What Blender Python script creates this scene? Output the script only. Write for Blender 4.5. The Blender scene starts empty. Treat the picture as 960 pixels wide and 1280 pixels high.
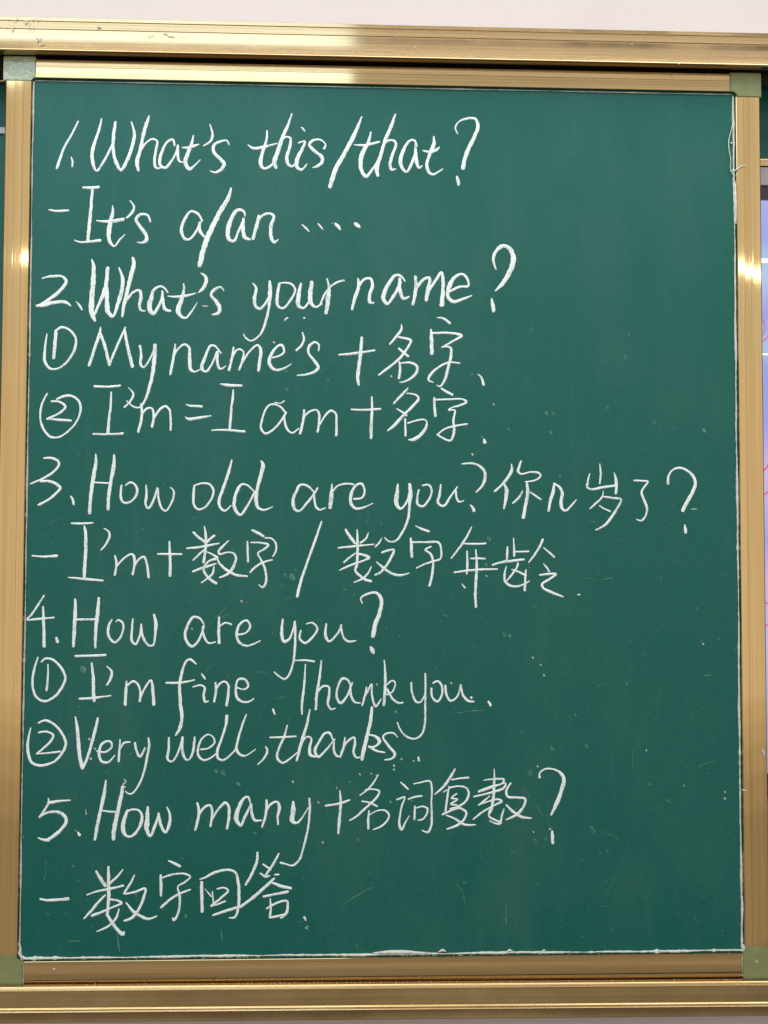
import bpy, bmesh, math, random
from mathutils import Vector, Matrix, Euler
random.seed(7)
S = bpy.context.scene
C = S.collection
R = math.radians

# ------------------------------------------------------------------ camera
CAM = Vector((0.43252, -1.572155, 0.545211))
ROT = Euler((1.6130938, -0.002926, -0.0405288), 'XYZ')
FPX = 1400.0                                   # focal length in pixels of the 960 x 1280 photograph
cd = bpy.data.cameras.new('camera'); cam = bpy.data.objects.new('camera', cd); C.objects.link(cam)
cam.location = CAM; cam.rotation_euler = ROT
cd.sensor_fit = 'VERTICAL'; cd.sensor_height = 36.0; cd.lens = FPX / 1280 * 36
cd.clip_start = 0.02; cd.clip_end = 50
S.camera = cam

# ------------------------------------------------------------------ light
w = bpy.data.worlds.new('World'); S.world = w; w.use_nodes = True
w.node_tree.nodes['Background'].inputs[0].default_value = (1.0, 0.93, 0.86, 1)
w.node_tree.nodes['Background'].inputs[1].default_value = 0.15

def area(name, loc, size, radiance, color, rot=(90, 0, 0)):
    l = bpy.data.lights.new(name, 'AREA'); l.shape = 'RECTANGLE'; l.size, l.size_y = size
    l.energy = radiance * math.pi * size[0] * size[1]; l.color = color
    o = bpy.data.objects.new(name, l); C.objects.link(o); o.location = loc
    o.rotation_euler = [R(a) for a in rot]
    return o
# the bright room behind the photographer, its high window band and one ceiling tube
area('room_light', (0.6, -6.0, 0.725), (11.0, 2.25), 0.70, (1.0, 0.92, 0.82))
area('upper_room_light', (0.6, -6.0, 3.25), (11.0, 2.8), 0.66, (1.0, 0.98, 0.91))
for k_, (z0_, z1_, L_) in enumerate(((-0.55, -0.40, 0.60), (-0.70, -0.55, 0.51), (-0.90, -0.70, 0.42), (-1.15, -0.90, 0.33), (-2.10, -1.15, 0.25))):
    area('lower_room_light', (0.6, -6.0, (z0_ + z1_) / 2), (11.0, z1_ - z0_), L_, (1.0, 0.88, 0.70))
area('window_light', (-1.30, -4.0, 3.62), (3.58, 1.40), 3.0, (0.52, 0.76, 1.0))
area('added_top_light', (0.5, -0.95, 2.75), (4.0, 1.2), 3.4, (1.0, 1.0, 0.98), (20, 0, 0))  # unseen lamp added above the board to brighten it towards the top
area('tube_light', (1.25, -5.24, 2.34), (5.2, 0.05), 9.0, (1.0, 0.98, 0.94))

S.view_settings.view_transform = 'Standard'
S.view_settings.look = 'None'; S.view_settings.exposure = 0.30; S.view_settings.gamma = 1.0
try: S.view_settings.use_curve_mapping = False
except Exception: pass
S.render.engine = 'CYCLES'

# ------------------------------------------------------------------ helpers
RM = ROT.to_matrix()
def at(px, py, Y):
    d = RM @ Vector(((px - 480) / FPX, (640 - py) / FPX, -1))
    t = (Y - CAM.y) / d.y
    p = CAM + d * t
    return p.x, p.z

def empty(name, loc, label, cat, group=None):
    o = bpy.data.objects.new(name, None); C.objects.link(o); o.location = loc
    o.empty_display_size = 0.05
    o['label'] = label; o['category'] = cat
    if group: o['group'] = group
    return o

def finish(name, bm, mat, parent=None, smooth=None, label=None):
    me = bpy.data.meshes.new(name); bmesh.ops.recalc_face_normals(bm, faces=bm.faces)
    bm.to_mesh(me); bm.free()
    me.materials.append(mat)
    if smooth is not None:
        for p in me.polygons: p.use_smooth = True
        me.set_sharp_from_angle(angle=R(smooth))
    o = bpy.data.objects.new(name, me); C.objects.link(o)
    if parent:
        o.parent = parent
        wl = Vector((0, 0, 0)); q = parent
        while q: wl += q.location; q = q.parent
        me.transform(Matrix.Translation(-wl))
    if label: o['label'] = label
    return o

def prism(bm, pts, axis, a, b):
    """closed profile swept along axis: 'x' profile (y,z); 'z' profile (x,y); 'y' profile (x,z)"""
    def P(u, v, t):
        return {'x': (t, u, v), 'z': (u, v, t), 'y': (u, t, v)}[axis]
    A = [bm.verts.new(P(u, v, a)) for u, v in pts]; B = [bm.verts.new(P(u, v, b)) for u, v in pts]
    n = len(pts)
    for i in range(n):
        bm.faces.new((A[i], A[(i + 1) % n], B[(i + 1) % n], B[i]))
    bm.faces.new(A); bm.faces.new(list(reversed(B)))

def box(bm, x0, x1, y0, y1, z0, z1, bev=0.0):
    r = bmesh.ops.create_cube(bm, size=1)
    for v in r['verts']:
        v.co = ((x0 + x1) / 2 + v.co.x * (x1 - x0), (y0 + y1) / 2 + v.co.y * (y1 - y0), (z0 + z1) / 2 + v.co.z * (z1 - z0))
    if bev:
        es = list({e for v in r['verts'] for e in v.link_edges})
        bmesh.ops.bevel(bm, geom=es, offset=bev, segments=2, affect='EDGES', profile=0.6)

def tube(bm, pts, rad, seg=6):
    rings = []
    n = len(pts)
    for i, p in enumerate(pts):
        p = Vector(p); a = Vector(pts[max(0, i - 1)]); b = Vector(pts[min(n - 1, i + 1)])
        t = (b - a).normalized(); u = t.cross(Vector((0, 1, 0)))
        if u.length < 1e-4: u = Vector((1, 0, 0))
        u.normalize(); v = t.cross(u)
        r = rad[i] if isinstance(rad, (list, tuple)) else rad
        rings.append([bm.verts.new(p + (u * math.cos(2 * math.pi * k / seg) + v * math.sin(2 * math.pi * k / seg)) * r) for k in range(seg)])
    for i in range(n - 1):
        for k in range(seg):
            bm.faces.new((rings[i][k], rings[i][(k + 1) % seg], rings[i + 1][(k + 1) % seg], rings[i + 1][k]))
    bm.faces.new(rings[0]); bm.faces.new(list(reversed(rings[-1])))

# ------------------------------------------------------------------ materials
def mat(name):
    m = bpy.data.materials.new(name); m.use_nodes = True
    return m, m.node_tree.nodes, m.node_tree.links, m.node_tree.nodes['Principled BSDF']
def nd(ns, t, **k):
    n = ns.new(t)
    for a, b in k.items(): setattr(n, a, b)
    return n
def ramp(ns, stops):
    n = ns.new('ShaderNodeValToRGB'); e = n.color_ramp.elements
    while len(e) < len(stops): e.new(0.5)
    for i, (p, c) in enumerate(stops): e[i].position = p; e[i].color = (*c, 1) if len(c) == 3 else c
    return n
def noise(ns, ls, vec, scale, detail=4, rough=0.55, dist=0.0):
    n = ns.new('ShaderNodeTexNoise'); n.inputs['Scale'].default_value = scale
    n.inputs['Detail'].default_value = detail; n.inputs['Roughness'].default_value = rough
    n.inputs['Distortion'].default_value = dist
    ls.new(vec, n.inputs['Vector']); return n
def mapped(ns, ls, scale, rot=(0, 0, 0)):
    g = ns.new('ShaderNodeNewGeometry'); m = ns.new('ShaderNodeMapping')
    m.inputs['Scale'].default_value = scale; m.inputs['Rotation'].default_value = rot
    ls.new(g.outputs['Position'], m.inputs['Vector']); return m.outputs[0]

def metal(name, base, grain, rough=0.16, aniso=0.95, rib=0.25):
    """brushed anodised aluminium: grain 'x' or 'z' is the direction of the brushing"""
    m, ns, ls, b = mat(name)
    along = (3.0, 500, 500) if grain == 'x' else (500, 500, 3.0)
    v = mapped(ns, ls, along); n = noise(ns, ls, v, 1.0, 3, 0.6)
    coarse = (0.8, 110, 110) if grain == 'x' else (110, 110, 0.8)
    v2 = mapped(ns, ls, coarse); n2 = noise(ns, ls, v2, 1.0, 3, 0.6)
    blotch = noise(ns, ls, mapped(ns, ls, (1, 1, 1)), 9.0, 5, 0.6)
    mx = nd(ns, 'ShaderNodeMix', data_type='RGBA')
    d = (base[0] * .74, base[1] * .68, base[2] * .60); l = tuple(min(1, c * 1.14) for c in base)
    mx.inputs[6].default_value = (*d, 1); mx.inputs[7].default_value = (*l, 1)
    ad = nd(ns, 'ShaderNodeMath', operation='ADD'); ls.new(n2.outputs[0], ad.inputs[0]); ls.new(n.outputs[0], ad.inputs[1])
    sb = nd(ns, 'ShaderNodeMath', operation='SUBTRACT'); ls.new(ad.outputs[0], sb.inputs[0]); sb.inputs[1].default_value = 0.5
    ls.new(sb.outputs[0], mx.inputs[0])
    ls.new(mx.outputs[2], b.inputs['Base Color'])
    b.inputs['Metallic'].default_value = 1.0
    mr = nd(ns, 'ShaderNodeMapRange'); mr.inputs[1].default_value = 0.3; mr.inputs[2].default_value = 0.75
    mr.inputs[3].default_value = rough * 0.85; mr.inputs[4].default_value = rough * 1.5
    ls.new(blotch.outputs[0], mr.inputs[0]); ls.new(mr.outputs[0], b.inputs['Roughness'])
    b.inputs['Anisotropic'].default_value = aniso
    t = nd(ns, 'ShaderNodeCombineXYZ'); 
    for i, c in enumerate((0, 0, 1) if grain == 'x' else (1, 0, 0)): t.inputs[i].default_value = c
    ls.new(t.outputs[0], b.inputs['Tangent'])
    bp = nd(ns, 'ShaderNodeBump'); bp.inputs['Strength'].default_value = rib; bp.inputs['Distance'].default_value = 0.0004
    ls.new(n2.outputs[0], bp.inputs['Height']); ls.new(bp.outputs[0], b.inputs['Normal'])
    return m

GOLD_H = metal('gold_metal_horizontal', (0.51, 0.375, 0.195), 'x', 0.085)
GOLD_V = metal('gold_metal_vertical', (0.60, 0.435, 0.215), 'z', 0.065)
GOLD_O = metal('gold_metal_rail', (0.53, 0.395, 0.225), 'x', 0.12, 0.95, 0.12)
GOLD_B = metal('gold_metal_lower', (0.49, 0.355, 0.18), 'x', 0.2)

def paint(name, c1, c2, scale=30, rough=0.6, bump=0.1, bscale=400, spec=0.5, dist=0.0005):
    m, ns, ls, b = mat(name)
    v = mapped(ns, ls, (1, 1, 1)); n = noise(ns, ls, v, scale, 5, 0.6)
    r = ramp(ns, [(0.3, c1), (0.7, c2)]); ls.new(n.outputs[0], r.inputs[0]); ls.new(r.outputs[0], b.inputs['Base Color'])
    b.inputs['Roughness'].default_value = rough; b.inputs['Specular IOR Level'].default_value = spec
    n2 = noise(ns, ls, v, bscale, 3, 0.6); bp = nd(ns, 'ShaderNodeBump'); bp.inputs['Strength'].default_value = bump
    bp.inputs['Distance'].default_value = dist
    ls.new(n2.outputs[0], bp.inputs['Height']); ls.new(bp.outputs[0], b.inputs['Normal'])
    return m
WALL = paint('wall_paint', (0.64, 0.585, 0.59), (0.675, 0.615, 0.615), 5, 0.8, 0.25, 90, 0.2, 0.002)
CAP = paint('cap_plastic', (0.215, 0.235, 0.095), (0.265, 0.285, 0.125), 60, 0.33, 0.25, 60, 0.5, 0.0012)
CAP_SHEEN = paint('cap_window_sheen', (0.32, 0.37, 0.20), (0.47, 0.51, 0.34), 120, 0.16, 0.8, 75, 0.9, 0.003)  # window reflection on the film-covered cap, put into a paler base colour
SHADE = paint('channel_shade', (0.030, 0.022, 0.014), (0.055, 0.04, 0.026), 80, 0.7, 0.1)  # near-black colour that carries the shade inside the rail channels
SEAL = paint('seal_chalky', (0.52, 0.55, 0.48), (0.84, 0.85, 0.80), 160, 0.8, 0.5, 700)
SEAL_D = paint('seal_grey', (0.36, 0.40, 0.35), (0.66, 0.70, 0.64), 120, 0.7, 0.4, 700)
SILVER = paint('grey_casing', (0.42, 0.38, 0.40), (0.48, 0.43, 0.46), 60, 0.4)
BLACKP = paint('black_plastic', (0.02, 0.02, 0.022), (0.035, 0.033, 0.036), 60, 0.35)
WHITEP = paint('white_strip', (0.62, 0.60, 0.66), (0.70, 0.68, 0.73), 60, 0.5)
THREAD = paint('thread_white', (0.55, 0.62, 0.52), (0.78, 0.80, 0.70), 300, 0.7)
TAPE = paint('wrinkled_film', (0.72, 0.71, 0.66), (0.90, 0.90, 0.86), 200, 0.3, 0.2, 260, 0.8, 0.001)

# green writing surface: enamel with the film of old, wiped chalk
GREEN, ns, ls, b = mat('green_enamel')
v1 = mapped(ns, ls, (1, 1, 1))
big = noise(ns, ls, v1, 2.6, 4, 0.5, 0.4)
wipe = noise(ns, ls, mapped(ns, ls, (9, 1, 3.5), (0, R(35), 0)), 1.0, 5, 0.65, 0.5)
wipe2 = noise(ns, ls, mapped(ns, ls, (60, 1, 7), (0, R(-9), 0)), 1.0, 4, 0.7, 0.3)
fine = noise(ns, ls, v1, 900, 2, 0.7)
weave = noise(ns, ls, v1, 330, 3, 0.7)
sp = nd(ns, 'ShaderNodeTexVoronoi'); sp.inputs['Scale'].default_value = 36; ls.new(v1, sp.inputs['Vector'])
spr = ramp(ns, [(0.0, (1, 1, 1)), (0.018, (0.5, 0.5, 0.5)), (0.035, (0, 0, 0))]); ls.new(sp.outputs['Distance'], spr.inputs[0])
dust = nd(ns, 'ShaderNodeMath', operation='MULTIPLY'); ls.new(wipe.outputs[0], dust.inputs[0]); ls.new(big.outputs[0], dust.inputs[1])
d2 = nd(ns, 'ShaderNodeMapRange'); d2.inputs[1].default_value = 0.22; d2.inputs[2].default_value = 0.40; d2.inputs[3].default_value = 0.0; d2.inputs[4].default_value = 0.02
ls.new(dust.outputs[0], d2.inputs[0])
w3 = nd(ns, 'ShaderNodeMapRange'); w3.inputs[1].default_value = 0.55; w3.inputs[2].default_value = 0.8; w3.inputs[4].default_value = 0.015
ls.new(wipe2.outputs[0], w3.inputs[0])
f3 = nd(ns, 'ShaderNodeMapRange'); f3.inputs[1].default_value = 0.45; f3.inputs[2].default_value = 0.75; f3.inputs[4].default_value = 0.014
ls.new(weave.outputs[0], f3.inputs[0])
s3 = nd(ns, 'ShaderNodeMath', operation='MULTIPLY'); ls.new(spr.outputs[0], s3.inputs[0]); ls.new(big.outputs[0], s3.inputs[1])
s4 = nd(ns, 'ShaderNodeMath', operation='MULTIPLY'); ls.new(s3.outputs[0], s4.inputs[0]); s4.inputs[1].default_value = 0.16
acc = d2.outputs[0]
for o_ in (w3.outputs[0], f3.outputs[0], s4.outputs[0]):
    a_ = nd(ns, 'ShaderNodeMath', operation='ADD'); ls.new(acc, a_.inputs[0]); ls.new(o_, a_.inputs[1]); acc = a_.outputs[0]
gr = ramp(ns, [(0.35, (0.0002, 0.104, 0.083)), (0.65, (0.0006, 0.117, 0.093))]); ls.new(fine.outputs[0], gr.inputs[0])
mx = nd(ns, 'ShaderNodeMix', data_type='RGBA'); ls.new(acc, mx.inputs[0]); ls.new(gr.outputs[0], mx.inputs[6])
mx.inputs[7].default_value = (0.72, 0.78, 0.74, 1); ls.new(mx.outputs[2], b.inputs['Base Color'])
b.inputs['Roughness'].default_value = 0.38; b.inputs['Specular IOR Level'].default_value = 0.30
bp = nd(ns, 'ShaderNodeBump'); bp.inputs['Strength'].default_value = 0.25; bp.inputs['Distance'].default_value = 0.0004
ls.new(weave.outputs[0], bp.inputs['Height']); ls.new(bp.outputs[0], b.inputs['Normal'])

# chalk
def chalk_mat(name, lo, hi, cut):
    m, ns, ls, b = mat(name)
    v = mapped(ns, ls, (1, 1, 1)); n = noise(ns, ls, v, 520, 4, 0.75); n2 = noise(ns, ls, v, 60, 3, 0.5)
    a = nd(ns, 'ShaderNodeMath', operation='MULTIPLY_ADD'); ls.new(n2.outputs[0], a.inputs[0]); a.inputs[1].default_value = 0.5
    ls.new(n.outputs[0], a.inputs[2])
    r = ramp(ns, [(cut, lo), (cut + 0.16, hi)]); ls.new(a.outputs[0], r.inputs[0]); ls.new(r.outputs[0], b.inputs['Base Color'])
    b.inputs['Roughness'].default_value = 0.95; b.inputs['Specular IOR Level'].default_value = 0.1
    bp = nd(ns, 'ShaderNodeBump'); bp.inputs['Strength'].default_value = 0.3; bp.inputs['Distance'].default_value = 0.0005
    ls.new(n.outputs[0], bp.inputs['Height']); ls.new(bp.outputs[0], b.inputs['Normal'])
    return m
CHALK = chalk_mat('chalk', (0.42, 0.56, 0.52), (0.92, 0.975, 0.955), 0.555)
FAINT = chalk_mat('chalk_faint', (0.03, 0.14, 0.11), (0.16, 0.30, 0.25), 0.70)

# screen: lilac to blue page, it gives off light
SCREEN, ns, ls, b = mat('screen')
g_ = nd(ns, 'ShaderNodeNewGeometry'); sx_ = nd(ns, 'ShaderNodeSeparateXYZ'); ls.new(g_.outputs['Position'], sx_.inputs[0])
n = nd(ns, 'ShaderNodeMapRange'); n.inputs[1].default_value = 0.235; n.inputs[2].default_value = 1.0815; ls.new(sx_.outputs['Z'], n.inputs[0])
r = ramp(ns, [(0.0, (0.46, 0.46, 0.80)), (0.22, (0.62, 0.60, 0.97)), (0.34, (0.80, 0.52, 0.90)), (0.40, (0.45, 0.45, 0.95)), (0.52, (0.78, 0.58, 0.92)), (0.60, (0.40, 0.42, 0.97)),
              (0.70, (0.36, 0.44, 0.97)), (0.74, (0.50, 0.66, 0.98)), (0.80, (0.40, 0.40, 0.93)), (0.86, (0.50, 0.68, 0.98)), (0.91, (0.42, 0.62, 0.98)), (0.93, (0.38, 0.44, 0.97)), (1.0, (0.48, 0.50, 0.98))])
ls.new(n.outputs[0], r.inputs[0]); b.inputs['Base Color'].default_value = (0.02, 0.02, 0.03, 1)
ls.new(r.outputs[0], b.inputs['Emission Color']); b.inputs['Emission Strength'].default_value = 0.62
b.inputs['Roughness'].default_value = 0.15
def ink(name, c, e):
    m, ns, ls, b = mat(name); b.inputs['Base Color'].default_value = (*c, 1)
    b.inputs['Emission Color'].default_value = (*c, 1); b.inputs['Emission Strength'].default_value = e; return m
RED = ink('red_ink', (0.45, 0.05, 0.14), 0.7); WHITEI = ink('white_ink', (0.9, 0.93, 0.98), 0.9)

# ------------------------------------------------------------------ setting
bm = bmesh.new(); box(bm, -3.0, 4.0, 0.075, 0.20, -1.2, 2.6)
wall = finish('wall', bm, WALL); wall['kind'] = 'structure'

# ------------------------------------------------------------------ fixed guide frame (upper and lower rails)
fr = empty('guide_frame', (0.5, 0.0, -0.07), 'gold aluminium outer rails fixed to the wall above and below the sliding blackboard', 'frame')
X0, X1 = -1.1, 2.1
def fwd(prof):                                 # the rails stand 22 mm closer to the wall than first drawn, so they grow a little apart
    return [(y + 0.022 if y < 0 else y, CAM.z + (z - CAM.z) * 1.01445) for y, z in prof]
bm = bmesh.new()
up = [(-0.0455, 1.2864), (-0.0505, 1.2858), (-0.0512, 1.2852), (-0.0516, 1.2806), (-0.0524, 1.2799), (-0.0518, 1.2790),
      (-0.0515, 1.2692), (-0.0502, 1.2688), (-0.0502, 1.2676), (-0.0520, 1.2670), (-0.0523, 1.2632), (-0.0526, 1.2580), (-0.0526, 1.2530), (-0.0523, 1.2470),
      (-0.0516, 1.2405), (-0.0530, 1.2400), (-0.0534, 1.2390), (-0.0526, 1.2380), (-0.0505, 1.2374), (-0.0400, 1.2374),
      (-0.0390, 1.2380), (-0.0385, 1.2400), (-0.0385, 1.2760), (0.0560, 1.2760), (0.0560, 1.2450), (0.0720, 1.2450), (0.0720, 1.2864)]
up = fwd(up)
prism(bm, up, 'x', X0, X1); upper = finish('upper_rail', bm, GOLD_O, fr, 12)
bm = bmesh.new()
lo = [(0.072, -0.0320), (-0.0370, -0.0330), (-0.0375, -0.0325), (-0.0380, -0.0225), (-0.0386, -0.0214), (-0.0450, -0.0211), (-0.0470, -0.0214), (-0.0482, -0.0224), (-0.0500, -0.0252), (-0.0502, -0.0262),
      (-0.0492, -0.0272), (-0.0480, -0.0276), (-0.0480, -0.0486), (-0.0486, -0.0490), (-0.0498, -0.0504), (-0.0498, -0.0509), (-0.0486, -0.0514), (-0.0484, -0.0520),
      (-0.0486, -0.0526), (-0.0498, -0.0538), (-0.0498, -0.0543), (-0.0484, -0.0549), (-0.0480, -0.0560), (-0.0480, -0.0665), (-0.0470, -0.0680), (0.072, -0.0680)]
lo = fwd(lo)
prism(bm, lo, 'x', X0, X1)
for v_ in bm.verts: v_.co.z -= 0.0042 * v_.co.x
finish('lower_rail', bm, GOLD_B, fr, 28)
bm = bmesh.new(); box(bm, X0, X1, 0.0265, 0.0360, 1.2455, 1.2862); box(bm, X0, X1, -0.0160, 0.0270, 1.2780, 1.2860)
finish('shade_strip', bm, SHADE, fr)  # dark strips standing in for the shade inside the upper channel
bm = bmesh.new(); prism(bm, [(-0.0145, -0.0400), (0.071, -0.0392), (0.071, -0.0382), (-0.0145, -0.0390)], 'x', X0, X1)
for v_ in bm.verts: v_.co.z -= 0.0042 * v_.co.x
finish('shade_strip', bm, SHADE, fr)  # dark strip standing in for the shade inside the lower channel
# crumpled film scraps clinging to the upper rail
rnd = random.Random(4)
def wisps(cx, cy, wx, wy, n, lmin, lmax):
    for _ in range(n):
        x = cx + rnd.uniform(-.5, .5) * wx; y = cy + rnd.uniform(-.5, .5) * wy; a = rnd.uniform(-.5, .5) if rnd.random() < .6 else rnd.uniform(-1.9, -1.1)
        pts = []; r_ = rnd.uniform(.2, .5)
        for k in range(7):
            X_, Z_ = at(x, y, -0.0325); pts.append((X_, -0.0318 - rnd.uniform(0, .0010), Z_)); l_ = rnd.uniform(lmin, lmax) / 6
            x += l_ * math.cos(a); y += l_ * math.sin(a); a += rnd.uniform(-.7, .7)
        bm = bmesh.new(); tube(bm, pts, [r_ / 880 * (.4 + math.sin(math.pi * (k + .5) / 7) * .8) for k in range(7)], 5)
        finish('film_scrap', bm, TAPE, fr, 60)
wisps(40, 42, 34, 30, 9, 4, 11); wisps(28, 25, 40, 5, 5, 4, 9); wisps(12, 38, 16, 4, 3, 5, 10); wisps(200, 43, 36, 5, 4, 6, 12); wisps(120, 34, 16, 3, 2, 4, 8)
for x_, y_ in ((586, 50), (560, 61), (519, 60), (496, 46), (788, 56), (848, 79)): wisps(x_, y_, 1, 1, 1, 2, 4)

# ------------------------------------------------------------------ boards behind the sliding one
lb = empty('fixed_blackboard', (-0.5, 0.055, -0.02), 'green fixed board with a white strip behind the sliding one at the left edge', 'blackboard')
bm = bmesh.new(); box(bm, -1.0, 0.25, 0.050, 0.060, -0.02, 1.2335); finish('writing_surface', bm, GREEN, lb)
bm = bmesh.new(); box(bm, -1.0, 0.25, 0.040, 0.060, 1.2338, 1.2436, 0.0015); finish('top_rail', bm, GOLD_H, lb)
bm = bmesh.new(); box(bm, -1.0, 0.25, 0.046, 0.0498, 1.1598, 1.1693, 0.001); finish('trim_strip', bm, WHITEP, lb)
rb = empty('header_board', (1.4, 0.055, 1.131), 'narrow green board panel above the display, at the right edge of the photo', 'blackboard')
bm = bmesh.new(); box(bm, 0.75, 2.0, 0.050, 0.060, 1.142, 1.262); finish('writing_surface', bm, GREEN, rb)
bm = bmesh.new(); box(bm, 0.75, 2.0, 0.045, 0.060, 1.1312, 1.1418, 0.001); finish('bottom_trim', bm, GOLD_H, rb)
bm = bmesh.new(); box(bm, 0.75, 2.0, 0.040, 0.060, 1.2622, 1.272, 0.001); finish('top_trim', bm, BLACKP, rb)
dp = empty('interactive_display', (1.4, 0.055, 0.0), 'lit lilac-blue display screen with red handwriting seen past the right edge of the blackboard', 'display')
bm = bmesh.new(); box(bm, 0.80, 2.0, 0.044, 0.068, 1.1020, 1.1288, 0.001); finish('top_casing', bm, SILVER, dp)
bm = bmesh.new(); box(bm, 0.80, 2.0, 0.048, 0.068, 1.0815, 1.1018); finish('bezel', bm, BLACKP, dp)
bm = bmesh.new(); box(bm, 0.80, 2.0, 0.048, 0.068, 0.20, 0.235); finish('bezel', bm, BLACKP, dp)
bm = bmesh.new(); box(bm, 0.82, 2.0, 0.052, 0.066, 0.235, 1.0815); scr = finish('screen', bm, SCREEN, dp)
def zr(py): return at(958, py, 0.052)[1]
def xr(px, py): return at(px, py, 0.052)[0]
def inkline(pts, r):
    bm = bmesh.new()
    P = [(xr(x, y), 0.0512, zr(y)) for x, y in pts]
    q = [];  n = len(P)
    for i in range(n - 1):
        for k in range(6):
            t = k / 6; q.append(tuple(P[i][c] * (1 - t) + P[i + 1][c] * t for c in range(3)))
    q.append(P[-1]); tube(bm, q, r, 5); finish('ink_line', bm, RED, scr)
inkline([(950, 396), (955, 402), (956.5, 410), (954, 418), (950, 422)], 0.0006)
inkline([(950, 430), (960, 421), (975, 405), (990, 430)], 0.0008)
inkline([(952, 590), (957, 586), (966, 572), (980, 566), (1000, 590)], 0.0010)
inkline([(952, 621), (957, 617), (966, 610), (985, 600)], 0.0010)
inkline([(955, 754), (966, 753), (985, 757)], 0.0010)
inkline([(955, 783), (962, 780), (975, 770)], 0.0010)
for y, r_ in ((326, 0.0030), (443, 0.0011)):
    bm = bmesh.new(); box(bm, 0.9, 1.9, 0.0508, 0.0518, zr(y) - r_, zr(y) + r_); finish('page_line', bm, WHITEI, scr)

# ------------------------------------------------------------------ the sliding blackboard
YB = -0.0075                                   # front of the enamel, recessed a little behind the frame
W, H = 1.0, 1.2191
sb = empty('sliding_blackboard', (0.5, 0.0, -0.034), 'tall green sliding blackboard in a gold aluminium frame covered in white chalk handwriting', 'blackboard')
bm = bmesh.new(); box(bm, -0.0005, 1.0005, YB, 0.018, -0.001, 1.2185)
ws = finish('writing_surface', bm, GREEN, sb)

def rail_prof(z0, z1, out, s):
    h = z1 - z0
    return [(0.022, z0), (-0.0112, z0), (-0.0119, z0 + .0003), (-0.0123, z0 + .0010), (-0.0125, z0 + .34 * h), (-0.0126, z0 + .36 * h),
            (-0.0126, z0 + .74 * h), (-0.0121, z0 + .77 * h), (-0.0120, z1 - .0012), (-0.0112, z1 - .0003), (-0.0100, z1), (0.022, z1)]
tr = [(0.022, 1.2176), (-0.0118, 1.2176), (-0.0125, 1.2178), (-0.0128, 1.2184), (-0.0123, 1.2330), (-0.0122, 1.2336), (-0.0123, 1.2434), (-0.0118, 1.2440), (0.022, 1.2440)]
bm = bmesh.new(); prism(bm, tr, 'x', 0.0060, 0.9905); finish('top_rail', bm, GOLD_H, sb, 1.5)
bm = bmesh.new(); prism(bm, [(y, -z) for y, z in rail_prof(0.0005, 0.0345, 0, 0)], 'x', 0.0095, 0.9960); finish('bottom_rail', bm, GOLD_H, sb, 14)
def stile_prof(xi, xo):
    s = 1 if xo > xi else -1; wd = abs(xo - xi)
    f = lambda t: xi + s * t
    return [(f(0), 0.022), (f(0), -0.0108), (f(.0004), -0.0118), (f(.0012), -0.0123), (f(.30 * wd), -0.0126), (f(.31 * wd), -0.0125), (f(.62 * wd), -0.0125), (f(.63 * wd), -0.0126),
            (f(wd - .0022), -0.0124), (f(wd - .0010), -0.0118), (f(wd - .0003), -0.0105), (f(wd), -0.0080), (f(wd), 0.022)]
bm = bmesh.new(); prism(bm, stile_prof(0.0006, -0.0364), 'z', 0.0090, 1.2130); finish('side_rail', bm, GOLD_V, sb, 14)
bm = bmesh.new(); prism(bm, stile_prof(0.9992, 1.0352), 'z', 0.0090, 1.2100); finish('side_rail', bm, GOLD_V, sb, 14)

def cap(xo, xi, zo, zi, rail_x, stile_z, label):
    """corner cap: outer corner (xo,zo), reaches to xi along the rail and zi along the stile; the board corner is rounded out of it"""
    sx = 1 if xi > xo else -1; sz = 1 if zi > zo else -1
    bx = rail_x; bz = stile_z; r = 0.0045
    pts = [(xo + sx * .0015, zo), (xi, zo), (xi, bz)]
    for k in range(1, 6):
        a = math.pi / 2 * k / 5
        pts.append((bx + sx * r * (1 - math.sin(a)), bz + sz * r * (1 - math.cos(a))))
    pts += [(bx, zi), (xo, zi), (xo, zo + sz * .0015)]
    bm = bmesh.new(); prism(bm, pts, 'y', -0.0138, 0.0215)
    es = [e for e in bm.edges if all(abs(v.co.y + 0.0138) < 1e-5 for v in e.verts)]
    bmesh.ops.bevel(bm, geom=es, offset=0.0009, segments=2, affect='EDGES')
    finish('corner_cap', bm, CAP_SHEEN if 'worn' in label else CAP, sb, 35, label)
cap(-0.0390, 0.0056, 1.2474, 1.2128, -0.0006, 1.2178, 'worn grey-green corner cap at the top left, window reflection in its colour')
cap(1.0362, 0.9908, 1.2452, 1.2101, 1.0006, 1.2178, 'plain olive corner cap at the top right')
cap(-0.0390, 0.0082, -0.0350, 0.0088, -0.0006, 0.0008, 'olive corner cap at the bottom left')
cap(1.0362, 0.9962, -0.0360, 0.0088, 1.0006, 0.0008, 'olive corner cap at the bottom right')

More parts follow.
